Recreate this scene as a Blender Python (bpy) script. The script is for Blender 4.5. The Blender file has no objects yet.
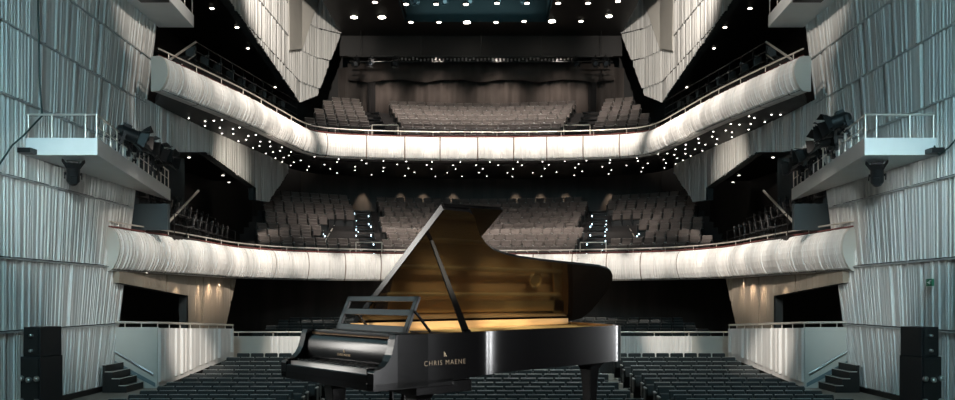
import bpy, bmesh, math, random
from math import sin, cos, pi, radians as R, hypot
from mathutils import Vector, Matrix

SC = bpy.context.scene
COL = SC.collection
EYE = 1.297                                    # eye height above the stage, hall axis on X = 0, looking along +Y

# ------------------------------------------------------------------ helpers
def empty(name, loc=(0, 0, 0), rz=0.0, parent=None):
    o = bpy.data.objects.new(name, None)
    COL.objects.link(o)
    o.location = loc
    o.rotation_euler = (0, 0, rz)
    o.parent = parent
    o.empty_display_size = .2
    return o

def tag(o, label=None, cat=None, group=None, kind=None):
    if label: o['label'] = label
    if cat: o['category'] = cat
    if group: o['group'] = group
    if kind: o['kind'] = kind
    return o

class MB:
    """collects simple shapes and links them as ONE mesh object"""
    def __init__(s):
        s.v = []; s.f = []; s.m = []; s.sm = []
    def add(s, vs, fs, m=0, smooth=False):
        b = len(s.v)
        s.v += [tuple(p) for p in vs]
        for f in fs:
            s.f.append([b + i for i in f]); s.m.append(m); s.sm.append(smooth)
    def box(s, x0, x1, y0, y1, z0, z1, m=0):
        vs = [(x, y, z) for z in (z0, z1) for y in (y0, y1) for x in (x0, x1)]
        s.add(vs, [(0, 2, 3, 1), (4, 5, 7, 6), (0, 1, 5, 4), (2, 6, 7, 3), (0, 4, 6, 2), (1, 3, 7, 5)], m)
        return s
    def rbox(s, c, size, rot=None, b=.01, m=0):
        """chamfered box"""
        hx, hy, hz = [q / 2 for q in size]
        b = min(b, hx * .9, hy * .9, hz * .9)
        vs = []; idx = {}
        for sx in (-1, 1):
            for sy in (-1, 1):
                for sz in (-1, 1):
                    for ax in range(3):
                        p = [sx * (hx - b), sy * (hy - b), sz * (hz - b)]
                        p[ax] = (sx * hx, sy * hy, sz * hz)[ax]
                        idx[(sx, sy, sz, ax)] = len(vs); vs.append(p)
        fs = []
        S = (-1, 1)
        for q in S:
            fs.append([idx[(q, a, c_, 0)] for a, c_ in ((-1, -1), (1, -1), (1, 1), (-1, 1))])
            fs.append([idx[(a, q, c_, 1)] for a, c_ in ((-1, -1), (1, -1), (1, 1), (-1, 1))])
            fs.append([idx[(a, c_, q, 2)] for a, c_ in ((-1, -1), (1, -1), (1, 1), (-1, 1))])
            for r in S:
                fs.append([idx[(q, r, -1, 0)], idx[(q, r, 1, 0)], idx[(q, r, 1, 1)], idx[(q, r, -1, 1)]])
                fs.append([idx[(q, -1, r, 0)], idx[(q, 1, r, 0)], idx[(q, 1, r, 2)], idx[(q, -1, r, 2)]])
                fs.append([idx[(-1, q, r, 1)], idx[(1, q, r, 1)], idx[(1, q, r, 2)], idx[(-1, q, r, 2)]])
                for t in S:
                    fs.append([idx[(q, r, t, 0)], idx[(q, r, t, 1)], idx[(q, r, t, 2)]])
        M = rot if rot is not None else Matrix.Identity(3)
        c = Vector(c)
        s.add([M @ Vector(p) + c for p in vs], fs, m)
        return s
    def tube(s, p0, p1, r, n=8, m=0, r1=None, cap=True):
        p0 = Vector(p0); p1 = Vector(p1); d = p1 - p0
        if d.length < 1e-6: return s
        r1 = r if r1 is None else r1
        z = d.normalized()
        x = z.orthogonal().normalized(); y = z.cross(x)
        vs = []
        for k in range(n):
            a = 2 * pi * k / n
            e = x * cos(a) + y * sin(a)
            vs += [p0 + e * r, p1 + e * r1]
        fs = [(2 * k, 2 * ((k + 1) % n), 2 * ((k + 1) % n) + 1, 2 * k + 1) for k in range(n)]
        s.add(vs, fs, m, n > 5)
        if cap:
            s.add([vs[2 * k] for k in range(n)], [list(range(n))[::-1]], m)
            s.add([vs[2 * k + 1] for k in range(n)], [list(range(n))], m)
        return s
    def path(s, pts, r, n=6, m=0):
        for a, b in zip(pts, pts[1:]): s.tube(a, b, r, n, m)
        return s
    def prism(s, poly, f, m=0, smooth=False):
        """poly: 2D points; f(u, v, t) -> 3D for t = 0, 1"""
        n = len(poly)
        vs = [f(u, v, 0) for u, v in poly] + [f(u, v, 1) for u, v in poly]
        s.add(vs, [list(range(n))[::-1], [n + i for i in range(n)]], m)
        s.add(vs, [(i, (i + 1) % n, n + (i + 1) % n, n + i) for i in range(n)], m, smooth)
        return s
    def hexa(s, v8, m=0):
        s.add(v8, [(0, 3, 2, 1), (4, 5, 6, 7), (0, 1, 5, 4), (1, 2, 6, 5), (2, 3, 7, 6), (3, 0, 4, 7)], m)
        return s
    def disc(s, c, r, n=12, m=0, ax=(0, 0, 1)):
        z = Vector(ax).normalized(); x = z.orthogonal().normalized(); y = z.cross(x); c = Vector(c)
        s.add([c + (x * cos(2 * pi * k / n) + y * sin(2 * pi * k / n)) * r for k in range(n)], [list(range(n))], m)
        return s
    def mesh(s, name, mats, flip=False):
        me = bpy.data.meshes.new(name)
        fs = [f[::-1] for f in s.f] if flip else s.f
        me.from_pydata([tuple(v) for v in s.v], [], fs)
        for mt in mats: me.materials.append(mt)
        me.polygons.foreach_set('material_index', s.m)
        me.polygons.foreach_set('use_smooth', s.sm)
        me.update()
        bm = bmesh.new(); bm.from_mesh(me)
        if len(bm.faces) < 60000: bmesh.ops.recalc_face_normals(bm, faces=bm.faces)
        bm.to_mesh(me); bm.free()
        return me
    def build(s, name, mats, parent=None, bevel=0):
        mats = mats if isinstance(mats, (list, tuple)) else [mats]
        o = bpy.data.objects.new(name, s.mesh(name, mats))
        COL.objects.link(o)
        o.parent = parent
        if bevel:
            b = o.modifiers.new('bevel', 'BEVEL'); b.width = bevel; b.segments = 2; b.limit_method = 'ANGLE'; b.angle_limit = R(40)
        return o

def structure(o):
    o['kind'] = 'structure'; return o

def mirrored(mb):
    q = MB(); q.v = [(-x, y, z) for x, y, z in mb.v]; q.f = [f[::-1] for f in mb.f]; q.m = list(mb.m); q.sm = list(mb.sm)
    return q

def copy_tree(o, parent=None):
    c = o.copy(); COL.objects.link(c); c.parent = parent
    for ch in o.children: copy_tree(ch, c)
    return c

ORD = ['', 'first', 'second', 'third', 'fourth', 'fifth', 'sixth', 'seventh', 'eighth', 'ninth', 'tenth', 'eleventh', 'twelfth', 'thirteenth', 'fourteenth', 'fifteenth', 'sixteenth',
       'seventeenth', 'eighteenth', 'nineteenth', 'twentieth']

# ------------------------------------------------------------------ materials
def mat(name, col, rough=.6, metal=0.0, noise=0.0, nscale=8.0, stretch=(1, 1, 1), coat=0.0, spec=.5, bump=0.0, col2=None, crough=.03):
    m = bpy.data.materials.new(name); m.use_nodes = True
    nt = m.node_tree; b = nt.nodes['Principled BSDF']
    b.inputs['Base Color'].default_value = (*col, 1)
    b.inputs['Roughness'].default_value = rough
    b.inputs['Metallic'].default_value = metal
    b.inputs['Specular IOR Level'].default_value = spec
    b.inputs['Coat Weight'].default_value = coat
    b.inputs['Coat Roughness'].default_value = crough
    if noise or bump:
        tc = nt.nodes.new('ShaderNodeTexCoord'); mp = nt.nodes.new('ShaderNodeMapping')
        mp.inputs['Scale'].default_value = stretch
        nz = nt.nodes.new('ShaderNodeTexNoise'); nz.inputs['Scale'].default_value = nscale; nz.inputs['Detail'].default_value = 4
        nt.links.new(tc.outputs['Object'], mp.inputs['Vector']); nt.links.new(mp.outputs['Vector'], nz.inputs['Vector'])
        if noise:
            r = nt.nodes.new('ShaderNodeValToRGB')
            lo = [c * (1 - noise) for c in col]; hi = list(col2) if col2 else [min(1, c * (1 + noise)) for c in col]
            r.color_ramp.elements[0].position = .3; r.color_ramp.elements[1].position = .7
            r.color_ramp.elements[0].color = (*lo, 1); r.color_ramp.elements[1].color = (*hi, 1)
            nt.links.new(nz.outputs['Fac'], r.inputs['Fac']); nt.links.new(r.outputs['Color'], b.inputs['Base Color'])
        if bump:
            bp = nt.nodes.new('ShaderNodeBump'); bp.inputs['Strength'].default_value = bump; bp.inputs['Distance'].default_value = .02
            nt.links.new(nz.outputs['Fac'], bp.inputs['Height']); nt.links.new(bp.outputs['Normal'], b.inputs['Normal'])
    return m

def glow(name, col, strength):
    m = bpy.data.materials.new(name); m.use_nodes = True
    b = m.node_tree.nodes['Principled BSDF']
    b.inputs['Base Color'].default_value = (.8, .8, .8, 1)
    b.inputs['Emission Color'].default_value = (*col, 1); b.inputs['Emission Strength'].default_value = strength
    return m

M = dict(
    flute=mat('pale_fluted_plaster', (.60, .595, .57), .65, noise=.16, nscale=1.0, stretch=(7, 7, .25)),
    parapet=mat('ivory_fluted_plaster', (.74, .72, .69), .6, noise=.08, nscale=1.0, stretch=(6, 6, .3)),
    sidecream=mat('beige_plaster', (.30, .25, .195), .5, noise=.1, nscale=.8),  # the cream plaster, its dim warm shade under the balcony put into the colour
    cream=mat('cream_paint', (.55, .53, .48), .6, noise=.05, nscale=.8),
    white=mat('white_paint', (.72, .75, .74), .5, noise=.04, nscale=1.5),
    joint=mat('brown_panel_joint', (.16, .11, .08), .7),
    gap=mat('joint_shadow_black', (.03, .035, .035), .8),
    seam=mat('pale_metal_seam', (.45, .46, .45), .45),
    black=mat('black_paint', (.012, .0105, .0095), .55, noise=.3, nscale=.6),
    backwall=mat('dark_brown_panelling', (.05, .042, .036), .5, noise=.35, nscale=.9, stretch=(2, 2, .2)),
    stagefloor=mat('stage_boards', (.05, .04, .03), .35, noise=.2, nscale=3, stretch=(.4, 6, 1)),
    floor=mat('dark_grey_carpet', (.035, .036, .036), .9, noise=.25, nscale=20),
    apron=mat('taupe_boards', (.17, .15, .125), .5, noise=.12, nscale=2, stretch=(4, .5, 1)),
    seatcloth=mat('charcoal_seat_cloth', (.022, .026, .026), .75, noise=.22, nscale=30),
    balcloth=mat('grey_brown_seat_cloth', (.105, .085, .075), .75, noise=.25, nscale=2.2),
    seatcap=mat('grey_seat_trim', (.30, .295, .28), .4),  # paler than the seat: light catching tops and armrests put into the colour
    seatshell=mat('black_seat_shell', (.014, .014, .014), .35),
    tier=mat('dark_tier_carpet', (.022, .019, .018), .9),
    step=mat('light_wood_step', (.45, .40, .34), .5, noise=.12, nscale=4),
    nosing=mat('pale_step_nosing', (.6, .58, .54), .4),
    rail=mat('champagne_metal', (.80, .74, .66), .32, .55),
    darkmetal=mat('dark_metal', (.03, .03, .03), .35, .6),
    chrome=mat('brushed_chrome', (.78, .78, .76), .28, 1.0),
    matt=mat('dull_black_lacquer', (.003, .003, .003), .5, spec=.12),
    fixture=mat('black_fixture', (.011, .012, .013), .42),
    lens=mat('fixture_glass', (.05, .06, .07), .08, coat=1),
    red=mat('dark_red_trim', (.16, .045, .04), .6),
    curtain=mat('taupe_stage_curtain', (.085, .07, .062), .85, noise=.3, nscale=1.2, stretch=(1, 1, .3)),
    cloth=mat('black_drape', (.012, .011, .011), .9),
    chair=mat('dark_chair_fabric', (.05, .047, .045), .6, noise=.2, nscale=20),
    chairgrey=mat('grey_chair_back', (.17, .16, .155), .4),
    cable=mat('green_black_cable', (.02, .045, .04), .5),
    teal=mat('teal_grey_paint', (.16, .21, .225), .5),
    pier=mat('dark_teal_paint', (.035, .05, .056), .45),
    teal2=mat('teal_slot_glass', (.12, .30, .34), .3),  # dim bluish glow inside the lighting opening, put into the panel colour
    green=mat('exit_green', (.02, .16, .08), .5),
    exitwhite=mat('exit_white', (.8, .85, .8), .5),
    lamp=glow('warm_lamp', (1, .88, .74), 8),
    star=glow('bright_lamp', (1, .9, .76), 26),
    pin=glow('pinpoint_lamp', (1, .93, .85), 6),
    led=glow('cool_step_led', (.62, .85, 1.0), 3.2),
    ebony=mat('polished_ebony', (.0035, .0035, .004), .2, spec=.32),
    satin=mat('satin_ebony', (.028, .029, .031), .38, coat=.2),
    lidunder=mat('lid_underside_polish', (.012, .008, .005), .12, coat=.6, spec=.5),
    gold=mat('gold_plate', (.83, .57, .22), .32, .75),
    spruce=mat('spruce_soundboard', (.66, .42, .16), .4, noise=.12, nscale=3, stretch=(20, 1, 1), coat=.4),
    rimwood=mat('varnished_inner_rim', (.55, .34, .14), .35, noise=.15, nscale=3, stretch=(1, 1, 8), coat=.5),
    string=mat('steel_string', (.8, .78, .72), .25, 1.0),
    copper=mat('copper_string', (.75, .38, .2), .3, 1.0),
    felt=mat('dark_felt', (.02, .015, .014), .9),
    ivory=mat('white_key', (.82, .81, .78), .25, coat=.5),
    blackkey=mat('black_key', (.006, .006, .006), .3),
    letter=mat('gilt_lettering', (.68, .52, .34), .3, .35),
    brass=mat('brass', (.82, .60, .28), .25, 1.0),
    bronze=mat('bronze_strip', (.30, .19, .11), .3, .6),
)

# ------------------------------------------------------------------ fluted surfaces
def flute_cols(L, rng, wmin=.06, wmax=.2, dep=.05, joint=(1.1, 2.3), gap=.07, jw=.08):
    """(distance along, offset) samples of an irregular ribbed panel run, with an open joint now and then"""
    out = [(0.0, 0.0)]; s = 0.0; nj = rng.uniform(*joint)
    while s < L - .02:
        w = min(rng.uniform(wmin, wmax), L - s)
        d = rng.uniform(.25, 1) * dep
        if rng.random() < .25: d *= .25
        out += [(s + .12 * w, d), (s + .62 * w, d * rng.uniform(.75, 1)), (s + .74 * w, 0.0)]
        s += w
        out.append((s, 0.0))
        if s > nj and s < L - .3:
            out += [(s + .004, -gap), (s + .004 + jw, -gap), (s + .008 + jw, 0.0)]
            s += .01 + jw; nj = s + rng.uniform(*joint)
    out.append((L, 0.0))
    return out

class Path:
    """polyline in plan with any further values carried along"""
    def __init__(s, pts):
        s.p = pts; s.c = [0.0]
        for a, b in zip(pts, pts[1:]): s.c.append(s.c[-1] + hypot(b[0] - a[0], b[1] - a[1]))
        s.L = s.c[-1]
    def seg(s, d):
        i = 0
        while i < len(s.c) - 2 and d > s.c[i + 1]: i += 1
        return i
    def at(s, d):
        i = s.seg(d); t = (d - s.c[i]) / max(1e-9, s.c[i + 1] - s.c[i])
        a, b = s.p[i], s.p[i + 1]
        return [a[k] + (b[k] - a[k]) * t for k in range(len(a))]
    def nrm(s, d):
        e = .15
        a = s.at(max(0, d - e)); b = s.at(min(s.L, d + e))
        tx, ty = b[0] - a[0], b[1] - a[1]; l = hypot(tx, ty) or 1
        return ty / l, -tx / l

def fluted_wall(path, seams, seed, dep=.05, wmin=.06, wmax=.2, ledge=True, back=.3, joint=(1.1, 2.3)):
    """path points (X, Y, zlow, zhigh); seams: list of heights. One mesh: ribbed skin (0), joints (1), seam ledges (2)"""
    mb = MB(); P = Path(path); rng = random.Random(seed)
    zs = [-99] + list(seams) + [99]
    for za, zb in zip(zs, zs[1:]):
        cols = flute_cols(P.L, rng, wmin, wmax, dep, joint)
        # break columns at path corners so slanted cuts stay crisp
        pts = sorted(cols + [(c, 0.0) for c in P.c[1:-1]])
        prev = None
        for d, off in pts:
            X, Y, zl, zh = P.at(d); nx, ny = P.nrm(d)
            lo = max(za + .03, zl); hi = min(zb - .03, zh)
            cur = ((X + nx * off, Y + ny * off, lo), (X + nx * off, Y + ny * off, hi)) if hi > lo + .01 else None
            if prev and cur: mb.add([prev[0], cur[0], cur[1], prev[1]], [(0, 1, 2, 3)], 0)
            prev = cur
    # solid body behind the skin
    n = len(path)
    for i in range(n - 1):
        a, b = path[i], path[i + 1]
        if hypot(b[0] - a[0], b[1] - a[1]) < .02: continue
        na = P.nrm((P.c[i] + P.c[i + 1]) / 2)
        def q(p, d, z): return (p[0] + na[0] * d, p[1] + na[1] * d, z)
        d0, d1 = -.08, -back
        mb.hexa([q(a, d1, a[2]), q(b, d1, b[2]), q(b, d0, b[2]), q(a, d0, a[2]), q(a, d1, a[3]), q(b, d1, b[3]), q(b, d0, b[3]), q(a, d0, a[3])], 1)
        if ledge:
            for z in seams:
                if max(a[2], b[2]) < z < min(a[3], b[3]):
                    mb.hexa([q(a, -.08, z - .035), q(b, -.08, z - .035), q(b, .07, z - .035), q(a, .07, z - .035),
                             q(a, -.08, z + .0), q(b, -.08, z + .0), q(b, .07, z + .0), q(a, .07, z + .0)], 2)
    # pale edges: closing strips along the cut ends
    for i in (0, n - 1):
        p = path[i]; nn = P.nrm(P.c[i]); t = (-nn[1], nn[0]); sg = -1 if i == 0 else 1
        e = .05 * sg
        def q2(d, s_, z): return (p[0] + nn[0] * d + t[0] * s_, p[1] + nn[1] * d + t[1] * s_, z)
        mb.hexa([q2(-back, 0, p[2]), q2(-back, e, p[2]), q2(.03, e, p[2]), q2(.03, 0, p[2]), q2(-back, 0, p[3]), q2(-back, e, p[3]), q2(.03, e, p[3]), q2(.03, 0, p[3])], 0)
    return mb

# ------------------------------------------------------------------ THE SETTING
# floor: stage, hall floor and the stepped stalls
NROW = 13
def stall_row(r):
    Y = 19.3 + .95 * r
    v = 404 - 4.2 * r
    return Y, EYE - (v - 298) * Y / 800           # row depth, height of the seat tops
mb = MB()
mb.box(-11, 11, -6, 9.95, -.25, 0, 0)
mb.box(-11, 11, 9.7, 9.9, -2.5, -.25, 2)
mb.box(-14.5, 14.5, 9.9, 51, -2.9, -2.5, 1)
for r in range(NROW):
    Y, zt = stall_row(r)
    mb.box(-9.75, 9.75, Y - .5, Y + .45, -2.6, zt - .92, 1)
mb.box(-10.6, 10.6, 32.1, 34.0, -2.6, -1.18, 1)
for r in range(6):
    mb.box(-10.6, 10.6, 34 + 1.15 * r, 34 + 1.15 * (r + 1), -2.6, -1.12 + .1 * r, 1)
mb.box(-14.4, 14.4, 40.9, 45.5, -2.6, -.6, 1)
for sg in (-1, 1):
    mb.box(*sorted((sg * 9.35, sg * 14.4)), 12, 24.6, -2.6, -1.45, 3)
    mb.box(*sorted((sg * 10.05, sg * 14.4)), 24.65, 34.0, -2.6, -.85, 1)
structure(mb.build('floor', [M['stagefloor'], M['floor'], M['black'], M['apron']]))

# outer shell, black as a theatre's is
for nm, a in (('wall_left_outer', (-14.9, -14.5, -6, 51)), ('wall_right_outer', (14.5, 14.9, -6, 51)), ('wall_back', (-14.5, 14.5, 50.6, 51))):
    structure(MB().box(*a, -2.9, 21).build(nm, M['black']))
structure(MB().box(-14.9, 14.9, -6.4, -6, -2.9, 21).build('wall_front', M['cream']))
structure(MB().box(-14.9, 14.9, -6.4, 51, 21, 21.4).build('ceiling', M['black']))
# lower black ceiling over the back of the hall with its sunken bluish lighting slot
mb = MB()
CZ = 16.9
mb.box(-8.3, -4.3, 36, 47.8, CZ, CZ + .3).box(3.75, 8.3, 36, 47.8, CZ, CZ + .3).box(-4.3, 3.75, 45.2, 47.8, CZ, CZ + .3).box(-4.3, 3.75, 36, 41.9, CZ, CZ + .3)
mb.box(-4.4, 3.85, 45.2, 45.4, CZ + .3, CZ + 1.5).box(-4.4, -4.2, 41.9, 45.3, CZ + .3, CZ + 1.5).box(3.7, 3.9, 41.9, 45.3, CZ + .3, CZ + 1.5)
mb.box(-4.4, 3.9, 41.9, 45.4, CZ + 1.5, CZ + 1.7, 1)
structure(mb.build('ceiling_back', [M['black'], M['teal2']]))
structure(MB().box(-8.4, 8.4, 47.6, 47.9, 15.7, CZ + .3).build('trim_1', M['black']))
structure(MB().box(-11, 11, 48.9, 49.2, 6.0, 10.5).build('wall_back_middle', M['backwall']))
structure(MB().box(-14.4, 14.4, 45.0, 45.3, -2.5, 3.2).build('wall_back_lower', M['backwall']))

SEAMS = [.5, 2.25, 4.2, 6.1, 7.8, 9.4, 11.2, 13.0]
def yedge(z): return 24.1 + (z + 1.45) * .277
# near fluted walls: the far edge leans away, so the ribs fan with it
base = fluted_wall([(-11.2, 9.0, -1.3, 17.5), (-11.2, 24.1, -1.3, 17.5)], SEAMS, 4, dep=.045, wmin=.05, wmax=.16, joint=(.6, 1.7))
def fan(p):
    x, y, z = p
    t = max(0, (y - 9.0) / 15.1)
    k = max(0, (t - .68) / .32) ** 1.15
    return (x, y + (yedge(z) - 24.1) * k, z)
# split tall strips so the fan stays even
base.v = [fan(p) for p in base.v]
structure(base.build('wall_left', [M['flute'], M['gap'], M['seam']]))
structure(mirrored(base).build('wall_right', [M['flute'], M['gap'], M['seam']]))
mb = MB().box(-11.6, -11.1, 9, 24.2, -1.45, -1.3)
structure(mb.build('baseboard_left', M['black'])); structure(mirrored(mb).build('baseboard_right', M['black']))

# side walls between the tiers, each with its big openings for the side boxes
bands = dict(
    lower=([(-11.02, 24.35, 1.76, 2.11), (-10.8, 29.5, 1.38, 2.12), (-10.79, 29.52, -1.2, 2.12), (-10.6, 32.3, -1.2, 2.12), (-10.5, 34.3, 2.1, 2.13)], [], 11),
    middle=([(-11.2, 25.4, 6.2, 7.9), (-11.05, 29.4, 6.66, 7.95), (-10.95, 31.8, 7.1, 8.0), (-10.7, 38.0, 6.53, 8.4), (-10.69, 38.02, 5.95, 8.4), (-10.6, 39.8, 6.08, 8.4), (-10.4, 43.0, 8.0, 8.5)], [], 12),
    upper=([(-10.9, 27.2, 14.35, 20.5), (-10.4, 33.1, 13.6, 20.5), (-10.1, 44.6, 12.2, 20.5), (-9.4, 46.0, 12.95, 20.5), (-8.2, 47.0, 16.9, 20.5)], [13.35, 15.1, 16.8], 13),
)
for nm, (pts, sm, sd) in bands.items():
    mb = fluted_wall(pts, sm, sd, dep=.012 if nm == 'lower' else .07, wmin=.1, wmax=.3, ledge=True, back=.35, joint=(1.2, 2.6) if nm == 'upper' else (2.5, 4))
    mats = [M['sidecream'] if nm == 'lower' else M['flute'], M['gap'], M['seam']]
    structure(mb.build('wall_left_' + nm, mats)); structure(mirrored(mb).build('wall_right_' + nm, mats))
# plain smooth panel on the returning corner of the upper side wall
mb = MB()
wx = lambda y: -10.4 + .3 * (y - 33.1) / 11.5 if y < 44.61 else -10.1 + .5 * (y - 44.6)
for q in ([(41.6, 20.4), (42.0, 14.3), (44.6, 15.2), (44.6, 20.4)], [(44.6, 20.4), (44.6, 15.2), (46.0, 18.6), (46.0, 20.4)]):
    mb.prism(q, lambda y, z, t: (wx(y) + .085 + .05 * t, y - .05 * (y > 44.61), z))
structure(mb.build('trim_2', M['cream'])); structure(mirrored(mb).build('trim_3', M['cream']))
# teal-grey pier under each lighting platform, at the mouth of the lower side box
mb = MB().box(-13.9, -10.15, 25.9, 26.1, 3.5, 4.35).box(-13.9, -12.6, 26.1, 34, 3.4, 7.6)
structure(mb.build('trim_4', M['pier'])); structure(mirrored(mb).build('trim_5', M['pier']))

# ------------------------------------------------------------------ BALCONIES
def smooth_path(half, n=6):
    """left half control points -> full smoothed plan path left to right (mirrored)"""
    pts = [Vector(p) for p in half] + [Vector((-x, y)) for x, y in half[::-1][(1 if abs(half[-1][0]) < 1e-6 else 0):]]
    out = []
    for i in range(len(pts) - 1):
        p0 = pts[max(0, i - 1)]; p1 = pts[i]; p2 = pts[i + 1]; p3 = pts[min(len(pts) - 1, i + 2)]
        for k in range(n):
            t = k / n
            out.append(.5 * ((2 * p1) + (p2 - p0) * t + (2 * p0 - 5 * p1 + 4 * p2 - p3) * t * t + (3 * p1 - p0 - 3 * p2 + p3) * t ** 3))
    out.append(pts[-1])
    return [(p.x, p.y) for p in out]

PROF = [(-.30, 1.0), (-.05, 1.0), (.04, .97), (.15, .86), (.22, .70), (.24, .55), (.22, .40), (.15, .22), (.05, .07), (-.05, 0.0), (-.30, 0.0)]
def parapet(path, z0, z1, seed):
    P = Path(path); rng = random.Random(seed); mb = MB()
    cols = flute_cols(P.L, rng, .05, .16, .05, joint=(1.4, 1.9), gap=.03, jw=.045)
    prev = None
    for d, off in cols:
        x, y = P.at(d); nx, ny = P.nrm(d)
        ring = []
        for k, (o, h) in enumerate(PROF):
            q = o + (off if 2 <= k <= 8 else 0)
            ring.append((x + nx * q, y + ny * q, z0 + (z1 - z0) * h))
        if prev: mb.add(prev + ring, [(k, k + 1, len(PROF) + k + 1, len(PROF) + k) for k in range(len(PROF) - 1)], 1 if off < 0 and poff < 0 else 0)
        prev = ring; poff = off
    # back of the parapet
    for a, b in zip(P.c, P.c[1:]):
        (xa, ya), (xb, yb) = P.at(a), P.at(b); na, nb = P.nrm(a), P.nrm(b)
        mb.add([(xa - na[0] * .3, ya - na[1] * .3, z0), (xb - nb[0] * .3, yb - nb[1] * .3, z0), (xb - nb[0] * .3, yb - nb[1] * .3, z1), (xa - na[0] * .3, ya - na[1] * .3, z1)], [(0, 1, 2, 3)], 0)
    return mb, P

def end_panel(P, d, z0, z1, out):
    """plain cheek that closes the parapet's cut end"""
    x, y = P.at(d); nx, ny = P.nrm(d); tx, ty = -ny, nx
    if d > 1: tx, ty = -tx, -ty
    poly = [(o * 1.12, h) for o, h in PROF]
    poly[0] = (-.34, 1.0); poly[-1] = (-.34, 0.0)
    mb = MB()
    mb.prism(poly, lambda u, h, t: (x + nx * u + tx * (.02 - .1 * t) * 1, y + ny * u + ty * (.02 - .1 * t), z0 + (z1 - z0) * (h * 1.02 - .01)))
    return mb

def make_balcony(label, half, outer_half, z0, z1, zs_out, seed, rail_h, rows):
    root = tag(empty('balcony', (0, 37, z0)), label, 'balcony')
    inv = Matrix.Translation((0, -37, -z0))
    def local(mb):
        mb.v = [(p[0], p[1] - 37, p[2] - z0) for p in mb.v]; return mb
    path = smooth_path(half)
    mb, P = parapet(path, z0, z1, seed)
    local(mb).build('parapet', [M['parapet'], M['joint']], root)
    for d in (0, P.L):
        local(end_panel(P, d, z0, z1, 0)).build('end_panel', M['cream'], root)
    # handrail on short posts, dark red base trim
    mb = MB(); tr = MB()
    n = int(P.L / .5); pts = []
    for i in range(n + 1):
        x, y = P.at(P.L * i / n); nx, ny = P.nrm(P.L * i / n)
        pts.append((x - nx * .12, y - ny * .12))
    for (xa, ya), (xb, yb) in zip(pts, pts[1:]):
        mb.tube((xa, ya, z1 + rail_h), (xb, yb, z1 + rail_h), .028, 6)
        tr.tube((xa, ya, z1 + .05), (xb, yb, z1 + .05), .028, 5)
    for x, y in pts[1::3]:
        mb.tube((x, y, z1), (x, y, z1 + rail_h), .016, 5)
    local(mb).build('handrail', M['rail'], root)
    local(tr).build('base_trim', M['red'], root)
    # soffit slab
    out = smooth_path(outer_half)
    po = Path(out); mb = MB(); N = 72
    for i in range(N):
        q = []
        for j in (i, i + 1):
            a = P.at(P.L * j / N); b = po.at(po.L * j / N)
            w = min(1, abs(a[1] - P.p[0][1]) / 11)
            q.append((a, b, z0 + (zs_out - z0) * w))
        (a0, b0, h0), (a1, b1, h1) = q
        mb.hexa([(a0[0], a0[1], z0 + .02), (b0[0], b0[1], h0), (b1[0], b1[1], h1), (a1[0], a1[1], z0 + .02),
                 (a0[0], a0[1], z0 + .22), (b0[0], b0[1], h0 + .2), (b1[0], b1[1], h1 + .2), (a1[0], a1[1], z0 + .22)])
    local(mb).build('soffit', M['black'], root)
    # stepped tier
    ycurve, y0, pitch, zf, rise, nr, xmax = rows
    mb = MB()
    for r in range(nr):
        K = 14
        for i in range(K):
            xs = [-xmax + 2 * xmax * (i + j) / K for j in (0, 1)]
            vs = []
            for z in (zf + rise * r - .5, zf + rise * r):
                for x, e in ((xs[0], -.5), (xs[1], -.5), (xs[1], .55), (xs[0], .55)):
                    vs.append((x, y0 + pitch * r - ycurve * x * x + e * pitch, z))
            mb.hexa(vs)
    local(mb).build('seating_tier', M['tier'], root)
    return root, P, po

LOW = dict(half=[(-11.05, 24.0), (-10.62, 27.5), (-10.35, 30.5), (-10.0, 33.6), (-8.3, 36.5), (-4.0, 38.3), (0, 38.7)],
           outer_half=[(-11.6, 24.0), (-11.5, 27.5), (-11.5, 31), (-11.4, 35), (-11.3, 41), (-7.0, 45.0), (0, 45.0)], z0=2.12, z1=3.40)
UPP = dict(half=[(-10.05, 25.2), (-8.85, 30.0), (-8.25, 33.5), (-7.65, 36.3), (-6.2, 37.2), (-3.0, 37.7), (0, 37.8)],
           outer_half=[(-10.95, 26.9), (-11.0, 30.4), (-10.95, 34), (-10.8, 40), (-10.2, 46.5), (-4.0, 48.9), (0, 48.9)], z0=7.82, z1=8.90)
LROWS = (.03, 40.0, .8, 2.95, .365, 10, 11.7)
UROWS = (.02, 39.3, 1.15, 8.45, .5, 8, 8.9)
low, PL, POL = make_balcony('lower curved balcony with brightly lit fluted ivory front, level with the open piano lid', LOW['half'], LOW['outer_half'], LOW['z0'], LOW['z1'], 2.6, 21, .2, LROWS)
upp, PU, POU = make_balcony('upper curved balcony with fluted ivory front and starry black underside', UPP['half'], UPP['outer_half'], UPP['z0'], UPP['z1'], 8.6, 22, .26, UROWS)

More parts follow.
